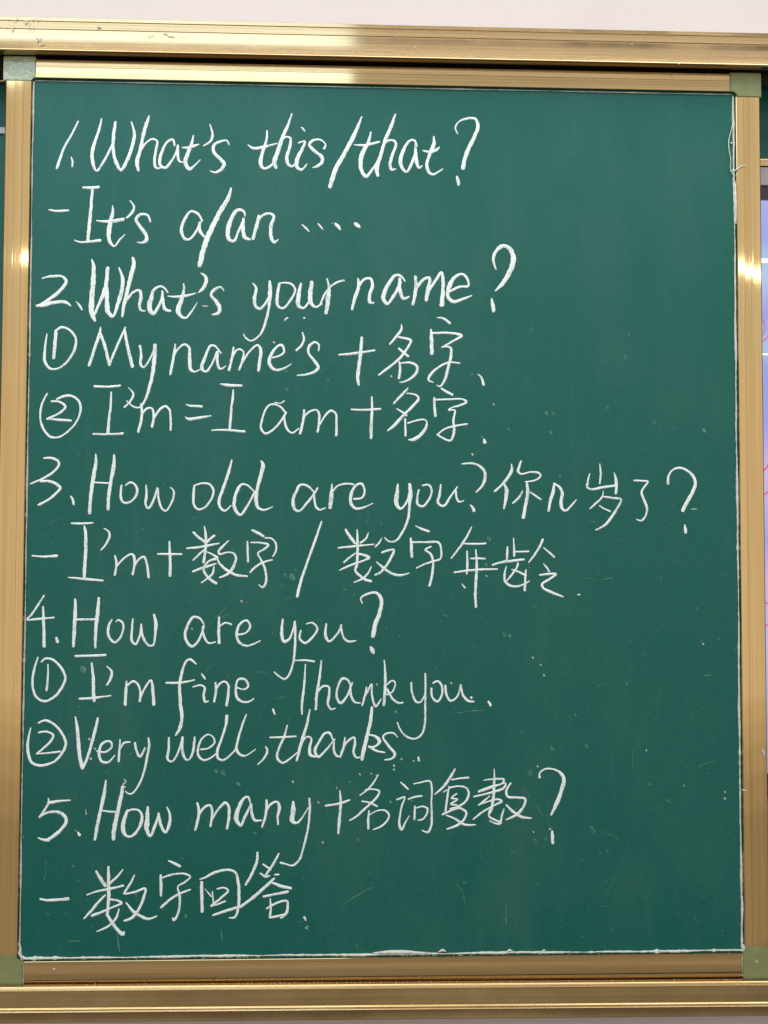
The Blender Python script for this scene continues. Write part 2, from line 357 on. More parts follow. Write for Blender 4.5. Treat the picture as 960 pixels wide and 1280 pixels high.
# chalky seal all round between board and frame
def seal(p0, p1, r, jit, lump, mat_, seed, side):
    rnd = random.Random(seed); n = 260; pts = []; rad = []
    dx = p1[0] - p0[0]; dz = p1[1] - p0[1]; ph = [rnd.uniform(0, 6) for _ in range(6)]
    for i in range(n + 1):
        t = i / n
        o = jit * (math.sin(t * 17 + ph[0]) * .5 + math.sin(t * 43 + ph[1]) * .3 + math.sin(t * 97 + ph[2]) * .25 + rnd.uniform(-.35, .35))
        k = r * (1 + .3 * math.sin(t * 29 + ph[3]) + .25 * math.sin(t * 71 + ph[4]) + rnd.uniform(-.2, .25))
        if rnd.random() < lump: k *= rnd.uniform(1.5, 2.3)
        x = p0[0] + dx * t; z = p0[1] + dz * t
        if side == 'h': z += o
        else: x += o
        pts.append((x, YB - 0.0010, z)); rad.append(max(k, r * .35))
    bm = bmesh.new(); tube(bm, pts, rad, 7)
    return finish('edge_seal', bm, mat_, sb, 60)
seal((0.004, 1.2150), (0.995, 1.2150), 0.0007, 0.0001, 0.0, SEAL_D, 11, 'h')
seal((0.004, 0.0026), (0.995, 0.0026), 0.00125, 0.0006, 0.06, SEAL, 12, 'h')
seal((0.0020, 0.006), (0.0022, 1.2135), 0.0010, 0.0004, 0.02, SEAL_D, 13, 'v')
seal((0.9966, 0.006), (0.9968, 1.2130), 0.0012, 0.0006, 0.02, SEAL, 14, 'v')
# the seal swells where it is packed with chalk on the right and bottom
def lump(pl, y0=YB - 0.0016):
    bm = bmesh.new(); tube(bm, [(*[at(x, y, y0)[0]], y0, at(x, y, y0)[1]) for x, y, r in pl], [r / 860 for *_, r in pl], 8)
    finish('seal_lump', bm, SEAL, sb, 60)
lump([(920, 226, .5), (919, 240, 2), (919.5, 255, 2.3), (919.5, 268, 2), (920, 280, .8)])
lump([(466, 1191, .4), (485, 1190, 2), (505, 1190, 2.4), (520, 1190.5, 1.2), (540, 1191, .4)])
lump([(548, 1190, .5), (553, 1187.5, 1.6), (557, 1189, .8)])
lump([(632, 1190, .5), (637, 1187.5, 1.3), (641, 1189, .5)])
lump([(678, 1189, .5), (680, 1187.5, 1.2), (682, 1189, .5)])
lump([(928, 1120, .5), (928.5, 1135, 1.0), (927, 1160, 1.0), (928, 1178, 1.1)])
lump([(24, 1178, 0.9), (25.5, 1186, 1.6), (25, 1190, 1.6)])
lump([(927, 1189, 1.5), (929, 1187, 2.3), (930, 1183, 2.0), (929.5, 1180, 1.0)])
lump([(24, 1189, 1.5), (26, 1195, 1.9), (31, 1198, 1.6), (38, 1198.5, .8)])
for (px, py) in ((25.2, 1191.5), (930.0, 1184.0)):
    cx, cz = at(px, py, YB - .003); bm = bmesh.new()
    ring = [(cx + .0019 * math.cos(a * math.pi / 8), YB - 0.003, cz + .0019 * math.sin(a * math.pi / 8)) for a in range(17)]
    tube(bm, ring, 0.0008, 6); finish('corner_rivet', bm, SEAL, sb, 60)
# chalk scratches on the frame itself
def mark(pl, y0, m=None):
    bm = bmesh.new(); tube(bm, [(at(x, y, y0)[0], y0, at(x, y, y0)[1]) for x, y, r in pl], [r / 860 for *_, r in pl], 6)
    return bm
for pl in ([(953, 937, .6), (955, 941, 1.6), (953.5, 945, .5)], [(927.5, 987, .4), (930, 988, 1.2), (933, 988.3, .3)], [(66, 1211, .4), (67.5, 1211, 1.2), (69, 1211.5, .3)],
           [(943, 1199, .3), (946, 1202, 1.1), (948, 1203.5, .3)]):
    finish('paint_speck', mark(pl, -0.0133), SEAL, sb, 60)
# seams between caps and rails packed with pale dust
for (x, za, zb) in ((0.00885, -0.0015, -0.031), (0.99610, -0.0015, -0.031)):
    pts = [(x + random.uniform(-.0002, .0002), -0.0122, za + (zb - za) * i / 20) for i in range(21)]
    bm = bmesh.new(); tube(bm, pts, [0.0006 + random.uniform(-.0002, .0003) for _ in pts], 6); finish('joint_filler', bm, SEAL_D, sb, 60)

def crumbs(parent, n, y0, y1, zf, rr, seed, name):
    rnd = random.Random(seed); bm = bmesh.new()
    for _ in range(n):
        x = rnd.uniform(-.03, 1.03); x = x if rnd.random() < .5 else min(1.03, max(-.03, rnd.gauss(.45, .18)))
        k = rnd.uniform(*rr); y = rnd.uniform(y0, y1)
        q = bmesh.ops.create_icosphere(bm, subdivisions=1, radius=k)
        for v in q['verts']: v.co = Vector((x + v.co.x * rnd.uniform(.7, 1.6), y + v.co.y, zf(x, y) + k * .4 + v.co.z * rnd.uniform(.5, 1)))
    o = finish(name, bm, SEAL, parent); o['kind'] = 'stuff'
crumbs(fr, 90, -0.0225, -0.0175, lambda x, y: -0.0293 - 0.0042 * x, (.0002, .0007), 31, 'chalk_crumbs')
crumbs(sb, 130, -0.0118, -0.0085, lambda x, y: 0.0006, (.0002, .0008), 32, 'chalk_crumbs')
# fine scuffs on the brushed metal
rnd = random.Random(12)
for _ in range(26):
    left = rnd.random() < .5
    px_ = rnd.uniform(6, 30) if left else rnd.uniform(930, 950); py_ = rnd.uniform(150, 1150)
    a = rnd.uniform(1.0, 2.1); l_ = rnd.uniform(2, 9)
    finish('scuff', mark([(px_, py_, .12), (px_ + l_ * .5 * math.cos(a), py_ + l_ * .5 * math.sin(a), .22), (px_ + l_ * math.cos(a), py_ + l_ * math.sin(a), .1)], -0.01265), SEAL_D, sb, 60)

# ------------------------------------------------------------------ loose threads at the top right
def strand(name, pl, label, r=0.55):
    P = [Vector((at(x, y, Y)[0], Y, at(x, y, Y)[1])) for x, y, Y in pl]; q = []
    n = len(P)
    for i in range(n - 1):
        a, b_, c, d = P[max(0, i - 1)], P[i], P[i + 1], P[min(n - 1, i + 2)]
        for k in range(8):
            t = k / 8
            q.append(.5 * ((2 * b_) + (c - a) * t + (2 * a - 5 * b_ + 4 * c - d) * t * t + (3 * b_ - a - 3 * c + d) * t ** 3))
    q.append(P[-1]); bm = bmesh.new(); tube(bm, q, [r / 860 * random.uniform(.8, 1.25) for _ in q], 6)
    o = finish(name, bm, THREAD, None, 60); o['label'] = label; o['category'] = 'thread'; return o
strand('loose_thread', [(917, 128, -.010), (916.5, 150, -.010), (914, 163, -.011), (911, 175, -.012), (911.5, 188, -.012), (913.5, 200, -.011), (913, 210, -.011), (915.5, 217, -.012), (919, 220, -.0145)],
       'long pale thread bulging out of the seal at the top right of the blackboard')
strand('thread_scrap', [(914.5, 213.5, -.0115), (919, 213, -.0142), (923, 210.5, -.0146), (927, 208, -.0142), (932, 207, -.014)],
       'short whitish thread end lying across the right gold side rail', .8)
strand('thread_scrap', [(913.5, 180, -.0092), (915, 178.5, -.0096), (917, 178, -.0092)], 'tiny pale scrap between the long thread and the side rail', .9)

# ------------------------------------------------------------------ handwriting
# T starts a zoomed tile (origin and scale in the photograph); G is one glyph: strokes split by |, each point x,y,width
GL = []
_t = [0, 0, 1]; _l = ['']
def T(ox, oy, s): _t[:] = [ox, oy, s]
def L(s): _l[0] = s
def G(ch, s):
    st = []
    for part in s.split('|'):
        pts = []
        for tok in part.split():
            x, y, wd = (float(a) for a in tok.split(','))
            pts.append((_t[0] + x / _t[2], _t[1] + y / _t[2], wd / _t[2]))
        if pts: st.append(pts)
    GL.append((ch, _l[0], st))

L("1. What's this/that?")
T(40,130,4.8)
G('1',"277,105,9 240,180,12 190,270,14 150,385,16")
G('.',"235,318,6 243,345,12 241,375,12")
G('W',"418,88,8 405,150,16 370,250,20 362,330,22 388,402,14 430,345,14 485,240,14|500,110,16 490,190,20 488,280,18 505,350,20 533,398,18 570,340,22 600,260,20 614,180,18 597,108,8")
G('h',"703,70,6 690,110,20 665,200,20 648,280,20 630,350,24 638,400,14|640,300,18 680,240,12 720,212,12 750,222,12 745,270,16 735,340,18 745,385,14 768,385,10")
G('a',"855,250,12 845,215,14 815,225,14 775,300,18 768,365,20 795,385,16 840,340,14 875,265,12|875,250,14 875,310,20 885,345,14 910,350,8")
T(220,130,4.8)
G('t',"105,190,8 95,235,18 70,300,24 55,350,24 80,390,18 110,370,12 145,335,6|38,262,8 75,262,16 110,252,16 137,242,8")
G("'","203,122,6 220,185,14 205,225,14 165,252,8")
G('s',"318,245,8 305,220,12 270,225,14 230,245,18 225,285,18 270,335,20 290,360,22 270,395,18 235,412,14 205,402,6")
G('t',"547,160,8 542,220,16 520,290,20 508,350,22 525,388,16 570,370,14 605,330,12|432,245,6 460,265,16 530,258,16 605,238,10")
G('h',"695,60,8 675,120,16 640,200,22 610,290,24 590,350,24 600,383,18|625,235,12 655,200,12 685,205,14 682,260,18 665,320,20 675,365,18 700,375,12 715,355,8")
G('i',"735,235,10 772,225,12 758,270,20 725,340,24 725,380,22 755,395,16 785,362,8|750,140,4 762,148,12 772,163,8")
G('s',"888,268,14 898,245,10 865,215,12 820,220,16 800,245,16 835,285,18 875,320,20 875,350,20 845,375,16 822,382,8")
T(400,130,4.8)
G('/',"250,78,10 215,165,22 150,290,24 90,400,26 60,497,24")
G('t',"305,170,10 290,230,20 250,310,26 245,385,26 275,435,20 320,385,14 345,340,8|205,245,6 270,248,16 355,228,14")
G('h',"452,62,10 430,125,20 395,210,22 360,320,22 340,385,28 347,430,18|370,270,14 400,225,14 440,220,14 455,240,14 430,320,20 420,370,20 430,395,16 455,390,8")
G('a',"582,255,10 565,220,14 540,220,14 495,290,22 482,350,24 500,395,20 520,408,14 545,370,16 570,300,14|572,235,10 575,300,20 582,360,20 595,385,14 612,372,8")
G('t',"682,195,8 682,240,24 655,310,20 640,370,20 655,410,18 680,422,14 735,390,8|618,280,8 660,288,16 700,275,16 717,258,6")
G('?',"825,178,8 812,145,10 830,110,10 880,88,14 930,90,16 948,130,20 925,200,22 890,270,24 865,340,26 858,385,26|820,435,10 828,460,22 832,487,14")
L("It's a/an")
T(40,220,4.8)
G('-',"103,203,8 140,210,14 218,207,12")
G('I',"308,70,14 350,72,18 400,66,16|362,85,16 355,180,18 345,280,20 336,385,20|255,385,6 285,397,12 350,393,14 408,388,20")
G('t',"483,180,6 485,215,18 468,290,24 460,350,24 470,400,18 495,422,12 525,385,12 557,352,5|388,268,8 420,272,12 490,270,20 548,260,20")
G("'","588,148,6 612,185,12 600,220,18 568,252,12")
G('s',"710,275,10 695,237,14 650,232,16 625,260,18 650,305,18 685,355,20 685,385,22 660,402,16 632,398,6")
T(220,220,4)
G('a',"130,225,10 110,190,12 75,177,12 45,215,14 27,270,16 45,315,14 70,315,12 105,270,12 122,232,12|118,235,12 122,280,16 145,305,10 160,300,6")
G('/',"275,62,10 260,110,20 220,180,22 180,260,24 150,330,26 128,400,26 117,448,22")
G('a',"345,200,10 335,175,14 305,172,18 270,230,22 258,280,22 265,318,20 290,325,14 315,270,12 340,215,8|338,215,14 335,265,18 345,308,18 370,318,10")
G('n',"415,200,14 400,260,18 385,315,16|400,250,10 430,200,12 465,188,14 488,200,14 475,250,18 475,300,18 490,332,14 510,318,6")
G('.',"630,243,5 650,262,12 665,278,5")
G('.',"710,238,5 722,252,10 735,268,5")
G('.',"780,235,3|798,240,14 810,252,18 820,268,10")
G('.',"895,238,14 908,248,20 918,256,12")
L("2. What's your name?")
T(40,310,4.8)
G('2',"62,183,8 110,172,14 180,172,16 205,200,18 175,250,20 110,305,20 50,345,20|30,347,16 60,345,22 130,328,20 200,325,20 232,348,10")
G('.',"265,322,4 285,345,14 300,370,10")
G('W',"358,68,6 370,110,22 368,200,28 360,290,30 358,380,30 378,437,14|375,400,14 410,320,18 440,240,24 455,120,20|450,240,20 450,330,26 460,390,26 485,412,16 510,350,20 535,270,24 545,190,22 522,120,10")
G('h',"605,60,16 610,100,26 590,180,24 570,270,22 550,350,20 542,410,14|570,310,16 610,265,14 645,255,16 655,290,20 645,345,18 655,375,14 678,378,8")
G('a',"815,268,10 780,232,12 735,248,16 715,300,26 705,360,30 725,395,22 765,340,16 785,280,12|782,260,12 785,320,20 800,370,18 830,378,14")
T(220,310,4.8)
G('t',"45,215,8 48,250,14 28,330,28 12,375,28 30,410,20 58,420,14 95,380,12 127,328,5|-48,290,8 0,293,14 60,288,16 118,272,8")
G("'","150,150,6 175,170,18 180,205,22 160,245,20 135,268,8")
G('s',"285,255,10 270,235,14 230,250,18 210,280,18 240,320,20 262,360,22 255,390,22 218,400,8")
G('y',"460,212,6 480,240,14 472,300,22 475,345,20 500,365,16 535,335,14 560,290,12|562,200,14 565,260,26 562,310,20 555,370,15 540,435,15 505,520,12 450,558,10 418,540,10 405,516,6")
G('o',"620,215,14 608,290,18 610,345,18 640,362,14 690,310,14 715,250,12 690,215,12 640,210,10 620,212,8")
G('u',"750,215,14 735,290,26 735,345,24 765,362,14 800,320,14|815,205,20 805,270,28 810,330,24 840,355,14 875,335,10")
T(400,300,3.692)
G('r',"32,180,8 42,220,12 38,270,22 28,338,14|0,300,8 20,255,10 50,215,10 80,195,10 110,188,10")
G('n',"175,180,10 178,215,14 160,270,16 148,320,12|170,235,10 200,185,12 232,178,12 242,210,16 228,260,16 232,288,14 248,290,8")
G('a',"392,190,8 370,165,12 345,165,14 310,215,18 292,265,20 310,295,14 345,250,14 372,195,12|368,180,14 368,230,18 385,270,14 410,262,8")
G('m',"440,170,14 443,220,16 428,298,14|435,240,10 475,185,14 505,175,12 500,220,18 490,278,16|500,240,12 535,185,14 560,150,12 568,200,16 562,300,22")
G('e',"595,240,10 640,218,12 685,212,10 680,180,12 655,158,12 620,175,16 595,220,22 590,260,18 615,285,16 660,272,12 700,258,6")
G('?',"812,135,8 800,95,12 810,55,14 845,28,18 880,45,22 892,100,24 865,165,22 840,205,18 810,235,8|792,270,6 797,300,18 800,328,16")
L("1 My name's + Chinese word for name")
T(220,395,4.8)
G('.',"650,30,4 658,18,10 670,12,10")
G('.',"768,12,12 772,13,10")
T(40,400,4.8)
G('①',"90,85,8 78,170,14 78,250,18 110,292,14 160,290,12 220,240,14 258,170,16 262,110,14 225,60,14 175,45,14 140,68,12|143,75,20 138,140,20 130,228,18")
G('M',"412,45,8 405,85,18 375,175,18 342,272,18|408,80,18 435,150,18 465,270,18|465,270,14 505,170,14 560,45,10|555,60,16 570,140,18 585,210,20 603,280,20")
G('y',"648,155,14 655,210,16 652,270,16 670,285,12 705,240,12 735,170,8|738,150,20 735,230,24 722,330,22 703,410,18 680,478,14 645,525,12 605,518,10 568,485,6")
T(220,395,4.8)
G('n',"-4,170,10 -12,230,16 -34,350,14|-15,250,8 15,195,12 50,172,14 78,190,16 82,260,20 88,320,20 110,335,12 145,320,6")
G('a',"270,225,8 235,182,12 210,178,14 175,245,18 155,315,20 180,335,14 215,290,12 245,215,10|250,215,14 248,275,18 265,318,14 300,300,6")
G('m',"345,190,12 335,260,14 318,325,16|328,270,10 360,210,12 380,200,12 405,215,10 400,265,14 380,322,14|395,285,10 440,215,12 490,175,14 508,200,18 502,270,20 495,328,18")
G('e',"580,250,10 620,240,12 648,215,12 635,175,14 605,185,14 570,235,18 560,285,20 590,322,16 640,318,12 692,288,6")
G("'","758,100,8 768,140,14 750,180,14 722,207,12")
G('s',"855,208,10 858,175,12 835,158,14 800,180,16 795,220,14 830,270,18 855,310,18 830,335,16 780,352,12 728,357,8")
T(400,395,4.364)
G('+',"105,212,12 180,205,14 298,188,10|228,118,14 222,200,18 210,290,18 205,350,18 212,376,12")
G('名',"443,45,4 445,70,14 410,120,14 380,155,10|425,115,10 460,122,12 495,135,14 480,170,14 445,220,14 400,262,14 350,300,14 320,322,10|430,178,12 455,198,14 480,220,14|432,250,8 437,285,14 430,340,14|440,258,8 490,255,12 528,275,14 525,310,14 490,345,12 455,360,10 435,362,6")
G('字',"640,10,6 670,12,12 708,40,14|605,75,10 608,130,20 610,205,20|610,95,12 680,92,12 745,98,14 772,108,16 730,135,12 665,172,8|665,170,8 710,172,12 715,210,14 700,280,16 680,350,14 655,385,10 638,378,6|762,258,8 700,255,12 640,285,12 600,325,14 592,350,12 618,362,6")
G('.',"860,318,4 880,335,12 892,375,16")
L("2 I'm = I am + Chinese word for name")
T(40,470,4.8)
G('②',"92,105,8 60,170,12 50,250,12 70,320,14 110,365,14 160,368,12 220,330,12 270,270,12 292,200,14 280,150,14 235,120,16 190,122,16 150,140,12|118,153,12 165,155,12 200,185,14 170,220,14 90,258,12|90,258,10 150,262,14 235,268,12")
G('I',"375,62,14 450,65,14 528,58,14|475,98,10 472,180,14 462,260,16 455,340,18|368,348,12 455,350,14 545,345,14")
G("'","580,72,6 608,105,12 598,140,14 575,170,12 555,188,12")
G('m',"655,170,14 660,230,16 650,290,16 638,335,14|655,240,10 690,195,14 720,195,14 730,240,16 720,305,16|725,270,10 760,210,14 800,182,14 825,205,14 832,260,12 832,325,12")
T(220,470,4.8)
G('=',"60,170,4 80,178,12 155,184,14|55,245,4 75,258,16 140,250,16 208,240,10")
G('I',"268,48,8 310,55,18 395,58,12|343,85,10 340,140,16 330,195,12|332,195,14 322,320,16|215,326,8 300,325,14 412,334,14")
G('a',"650,150,8 625,165,8 595,160,10|660,225,12 625,185,12 575,170,12 545,190,12 515,270,14 510,315,14 535,345,14 580,325,12 630,270,12 660,220,12|650,240,10 655,290,14 675,330,14 700,342,12 735,315,8")
G('m',"768,205,12 765,260,16 745,345,16|760,260,10 800,215,12 845,205,12 860,235,14 850,335,14|864,291,11 897,236,13 930,209,13 957,225,13 963,286,13 961,357,15")
T(400,470,4.364)
G('+',"172,183,10 250,185,12 330,180,12|282,115,10 284,180,14 280,260,16 278,338,16")
G('名',"478,68,10 455,95,14 425,125,14 402,150,10|475,95,8 525,105,10 538,122,14 505,165,14 450,220,16 400,275,16 370,298,10|420,180,8 445,195,12 470,215,14|465,235,10 466,325,14|480,258,10 520,245,10 560,238,10 580,245,8 578,280,14 545,325,18 505,348,16 485,348,8")
G('字',"662,68,10 690,85,14 722,102,14|622,120,12 628,218,16|630,130,10 700,128,10 780,128,10 798,142,12 760,162,12 720,172,6 702,185,10|702,187,10 735,188,10 728,240,12 730,310,14 712,352,12 670,340,12 640,320,12|640,322,8 680,290,10 730,275,12 803,262,10")
G('.',"883,332,4|895,345,8 898,362,20")
L("3. How old are you? with its Chinese translation")
T(30,560,4.8)
G('3',"120,62,10 160,60,14 200,75,16 210,100,14 175,145,14 110,185,14 40,215,10|100,200,12 150,200,16 200,220,18 218,240,16 190,275,16 140,315,14 88,342,14")
G('.',"280,290,8 292,310,14 298,338,14")
G('H',"430,38,8 432,80,18 415,180,22 402,280,22 393,390,20|540,42,10 540,90,20 522,200,20 508,290,20 505,368,18|415,207,10 520,212,12")
G('o',"585,225,12 580,290,14 595,325,14 630,328,12 670,290,14 680,250,14 660,215,12 635,208,12 610,225,8")
G('w',"733,222,8 735,290,16 730,340,14 745,362,14 770,330,14 800,240,10|803,245,12 808,310,14 825,360,14 850,378,12 885,330,12 900,270,12 890,245,8 878,238,6")
T(220,560,4.8)
G('o',"110,230,14 105,290,16 108,340,14 130,368,14 170,360,12 215,300,12 225,255,14 205,220,12 165,212,12 110,225,8")
G('l',"335,75,10 315,150,18 280,250,18 258,320,18 268,360,16 292,378,12 330,345,8")
G('d',"470,262,8 430,225,12 395,218,14 370,250,18 352,310,20 350,355,22 385,402,14 430,345,14 470,270,12|510,78,8 522,100,20 505,180,22 485,260,20 480,320,22 495,360,16 530,372,12 580,352,5")
G('a',"830,268,8 790,228,14 745,222,14 722,260,16 702,320,20 715,370,18 740,378,14 790,325,14 835,265,12 850,240,10|828,275,10 832,320,14 845,360,14 865,372,12 897,358,6")
T(400,560,4.571)
G('r',"68,208,8 65,270,22 58,340,22|65,260,10 100,218,10 145,205,12 190,208,12")
G('e',"195,292,14 240,285,12 255,245,12 238,205,14 205,215,14 180,260,18 175,310,20 200,345,16 245,342,12 302,316,6")
G('y',"445,208,10 440,260,22 435,315,24 460,348,14 500,300,12 512,240,10|512,208,18 518,260,22 512,320,16 502,411,14 478,468,14 441,525,12 413,537,10 388,531,10 370,512,6")
G('o',"565,240,10 555,290,12 560,325,14 590,332,12 625,290,12 638,240,12 620,212,12 585,215,8")
G('u',"690,210,10 682,270,16 675,315,16 705,332,14 745,280,12 785,222,8|775,240,12 780,285,12 795,308,12 822,300,6")
G('?',"812,92,8 860,88,12 905,100,14 940,135,18 940,185,18 920,225,14 892,252,8|858,325,6 872,340,14 880,358,20")
T(600,570,6.857)
G('你',"268,70,8 272,120,22 235,190,26 180,255,20 125,305,16|205,240,14 225,290,34 222,370,30 205,450,16|352,45,14 335,90,22 325,130,22 350,155,16 430,140,16 500,145,20 520,170,18 480,205,14 430,218,14 390,222,12|400,225,16 408,300,26 395,400,28 380,480,28 370,530,26|365,300,10 335,355,20 280,405,14|430,310,10 475,340,18 520,372,16")
G('几',"635,235,14 630,290,28 605,380,26 588,470,20|640,240,18 680,265,22 705,320,26 695,390,30 700,445,26 735,470,18 775,435,18 825,375,8")
T(720,570,6)
G('岁',"178,60,8 185,130,16 178,207,14|103,135,10 88,190,16 85,235,18 115,250,16 200,235,20 300,222,16|285,125,6 298,170,20 303,230,24 298,282,18|205,265,6 195,310,14 155,350,14 105,395,12|205,305,12 270,315,16 338,328,16 310,390,18 265,460,18 215,520,18 150,555,12|175,372,8 210,395,12 255,415,14")
G('了',"435,185,14 490,187,14 540,192,14 510,235,14 492,270,16 510,330,18 532,390,18 522,450,16 490,485,14 455,475,8")
G('?',"692,208,20 692,160,18 715,115,14 765,90,18 830,108,18 880,155,22 895,210,24 870,280,26 830,350,28 800,410,26|815,515,6 820,550,26 823,575,20")
L("I'm + Chinese words for number and age")
T(30,650,4.8)
G('-',"50,215,10 110,220,12 198,215,16")
G('I',"285,20,10 345,22,14 413,18,10|362,38,10 370,80,18 370,180,20 365,280,20 362,345,18|268,345,8 340,352,14 430,360,14 473,364,12")
G("'","480,50,5 512,75,12 510,110,14 485,155,12 463,180,10")
G('m',"545,215,10 555,260,14 545,330,14|555,280,12 600,230,12 645,205,12 660,220,14 662,270,14 652,325,16|665,275,10 690,235,12 720,222,14 738,270,14 748,345,14")
G('+',"802,205,10 870,205,12 945,205,12|873,130,10 875,200,16 878,280,16 876,335,16")
T(220,650,4.8)
G('数',"105,75,14 135,105,16 175,135,16|170,38,6 178,90,14 178,170,16 165,255,14|230,95,16 200,120,14 178,145,10|65,170,10 130,165,14 200,152,14 258,140,8|170,180,10 140,205,12 102,242,8|180,190,8 215,205,12 248,225,16|102,310,12 140,295,14 200,275,14 240,262,8|235,235,16 195,250,12 165,295,14 180,330,14 215,365,16 240,380,18|228,280,8 220,320,14 190,350,12 152,377,8|315,125,8 285,155,14 255,188,14 260,205,14 310,195,10 345,200,12 360,230,14 345,280,16 310,325,16 262,345,10|245,225,10 265,265,14 310,305,16 360,330,16 428,338,10")
G('字',"458,62,14 490,78,18 525,98,14|535,108,8 575,112,10 600,145,12 598,190,12 580,220,8|428,130,10 432,250,14|448,135,8 510,138,12 555,150,12 530,175,12 492,200,10 510,240,12 535,300,14 540,370,14 520,405,12 497,388,6|578,240,8 530,252,12 480,280,12 445,315,10")
G('/',"873,10,10 850,80,14 800,220,14 755,350,16 735,420,18 728,460,16")
T(400,650,5.647)
G('数',"180,68,14 210,115,22 248,165,18|262,68,8 265,150,18 265,240,18 258,335,16|342,90,6 325,130,14 285,162,14|130,198,12 200,190,16 280,182,14 380,172,10|250,235,10 215,260,14 168,300,12|270,240,16 310,248,18 345,265,22 320,282,14 240,310,14 180,335,14 140,355,10|255,325,14 250,360,16 290,400,18 330,425,22 358,432,20|362,330,8 340,375,14 300,415,14 240,440,8|435,130,6 415,165,14 390,190,10|438,230,14 480,215,16 522,212,16 500,270,16 460,335,18 420,375,16 390,388,14|400,298,10 450,340,18 510,380,18 570,390,16 628,375,8")
G('字',"675,42,8 720,65,16 768,82,16|640,130,14 645,190,24 648,260,20|650,158,14 740,158,14 838,162,16 855,215,14 848,275,14 800,292,14 740,312,14 682,340,12|785,188,10 745,210,14 780,240,16 798,290,16 795,360,16 785,420,18 772,465,16")
T(550,650,5.333)
G('年',"210,48,8 180,110,14 130,185,14 75,255,10|160,158,10 230,160,14 303,157,14|180,210,12 182,290,16 178,360,12|238,200,10 245,300,16 240,400,18 235,500,18 240,580,16|205,258,10 250,257,14 298,258,12|95,350,12 180,338,14 280,330,14 382,328,10|145,425,5 165,452,12")
G('龄',"450,180,10 448,225,16 445,270,12|490,122,8 493,180,14 495,240,14|505,212,10 590,210,12|350,300,12 420,280,18 490,272,18 560,264,14|442,310,8 430,370,14 435,410,16 475,440,16 530,440,14 595,408,8|520,290,14 510,320,12 475,370,14 445,405,8|478,330,8 520,345,14 572,370,16|572,335,12 568,400,16 565,470,16|685,130,14 660,185,16 625,240,14 592,282,10|690,185,8 725,215,14 762,248,12|690,292,8 712,318,14 728,345,12|665,368,12 720,360,14 772,362,16 730,395,16 680,430,16 690,455,16 750,485,18 820,512,10")
G('.',"918,497,8 930,498,12")
L("4. How are you?")
T(25,740,4.571)
G('4',"138,20,10 100,80,12 65,130,12 42,158,10 100,155,12 195,146,10|132,85,10 135,180,16 138,310,18")
G('.',"208,262,14 215,285,18")
G('H',"315,42,12 316,120,20 310,220,20 306,310,16|450,35,14 445,110,20 433,220,18 430,318,12|322,157,12 432,157,12")
G('o',"525,158,8 505,200,14 510,260,14 540,288,14 570,265,12 590,210,12 585,175,12 560,160,10 550,170,8")
G('w',"645,155,10 640,210,12 640,280,14 660,298,12 685,250,12 693,185,10|693,185,10 700,250,14 735,305,12 760,305,12 772,250,14 775,170,20 765,130,12")
T(220,735,3.556)
G('a',"122,158,8 105,135,10 78,130,12 50,170,12 42,225,12 70,260,12 100,235,10 125,165,8|118,175,8 125,215,10 145,245,8 175,240,6")
G('r',"192,130,8 190,190,12 192,245,12|190,175,8 220,155,8 245,162,10")
G('e',"272,208,8 310,200,8 330,170,10 315,145,10 285,160,10 270,200,12 280,240,12 315,258,10 375,234,5")
G('y',"475,140,8 470,205,14 480,238,14 505,225,10 528,150,8|528,150,10 530,210,10 527,284,10 518,344,9 499,392,9 481,405,8 458,393,8 436,373,5")
G('o',"555,190,8 550,225,9 575,245,10 610,215,10 628,180,9 605,155,9 580,160,6")
G('u',"668,160,8 665,210,12 680,238,10 720,200,9 735,165,8|735,180,8 745,220,10 765,238,10 800,234,6")
G('?',"828,68,6 822,45,8 850,28,10 890,22,12 912,50,16 905,110,18 885,165,20 876,215,16|865,262,8 874,278,20 878,290,10")
L("1 I'm fine. Thank you.")
T(25,810,4.8)
G('①',"108,58,10 85,130,14 75,210,14 95,290,14 150,320,14 210,290,14 260,220,14 272,175,14 240,110,14 190,68,14 150,65,12 128,85,8|168,100,8 168,170,12 160,255,14")
G('I',"333,48,14 420,47,14 513,42,14|430,92,12 440,180,18 440,250,20 445,318,16|358,305,14 440,300,14 545,286,8")
G("'","520,110,6 548,140,14 545,180,16 522,222,12")
G('m',"640,200,10 635,270,18 632,340,18|640,230,10 680,200,14 705,215,12 722,260,14 718,320,14|722,300,12 750,240,12 785,195,12 798,260,18 803,338,20")
T(200,815,4.8)
G('f',"215,72,10 180,45,14 155,60,14 130,130,16 118,200,18 122,300,20 130,400,20 118,460,20 95,500,10|38,185,12 120,185,14 208,168,8")
G('i',"250,130,6 262,150,14 272,162,8|198,210,8 245,200,10 268,215,12 262,260,14 270,300,14 290,295,8")
G('n',"333,185,12 335,240,16 325,297,14|330,250,8 355,195,12 390,178,12 410,200,14 408,260,16 400,320,16")
G('e',"465,215,10 505,225,10 530,205,12 510,165,14 470,165,12 455,220,14 460,270,16 490,298,14 530,300,12 563,280,8")
G('.',"678,345,14 688,372,12")
G('T',"810,52,8 870,50,12 925,57,12|873,75,8 865,200,14 852,310,14 852,372,10")
T(380,815,3.84)
G('h',"83,42,8 75,120,12 62,200,14 57,275,12|65,195,8 90,165,10 118,168,10 120,210,12 115,250,12 130,275,10 150,270,6")
G('a',"225,165,8 210,135,10 185,128,12 162,170,10 158,220,12 175,245,12 205,215,10 232,148,8|222,165,8 228,215,12 245,242,10 270,245,6")
G('n',"300,170,8 290,220,10 280,255,10|285,225,8 305,190,10 325,155,8 325,200,10 335,245,10 345,262,10 370,225,6")
G('k',"385,40,6 390,110,12 388,200,14 383,255,12|395,160,8 425,138,8 438,150,8 425,190,8 398,205,8|400,180,10 425,225,10 455,245,10 475,243,8")
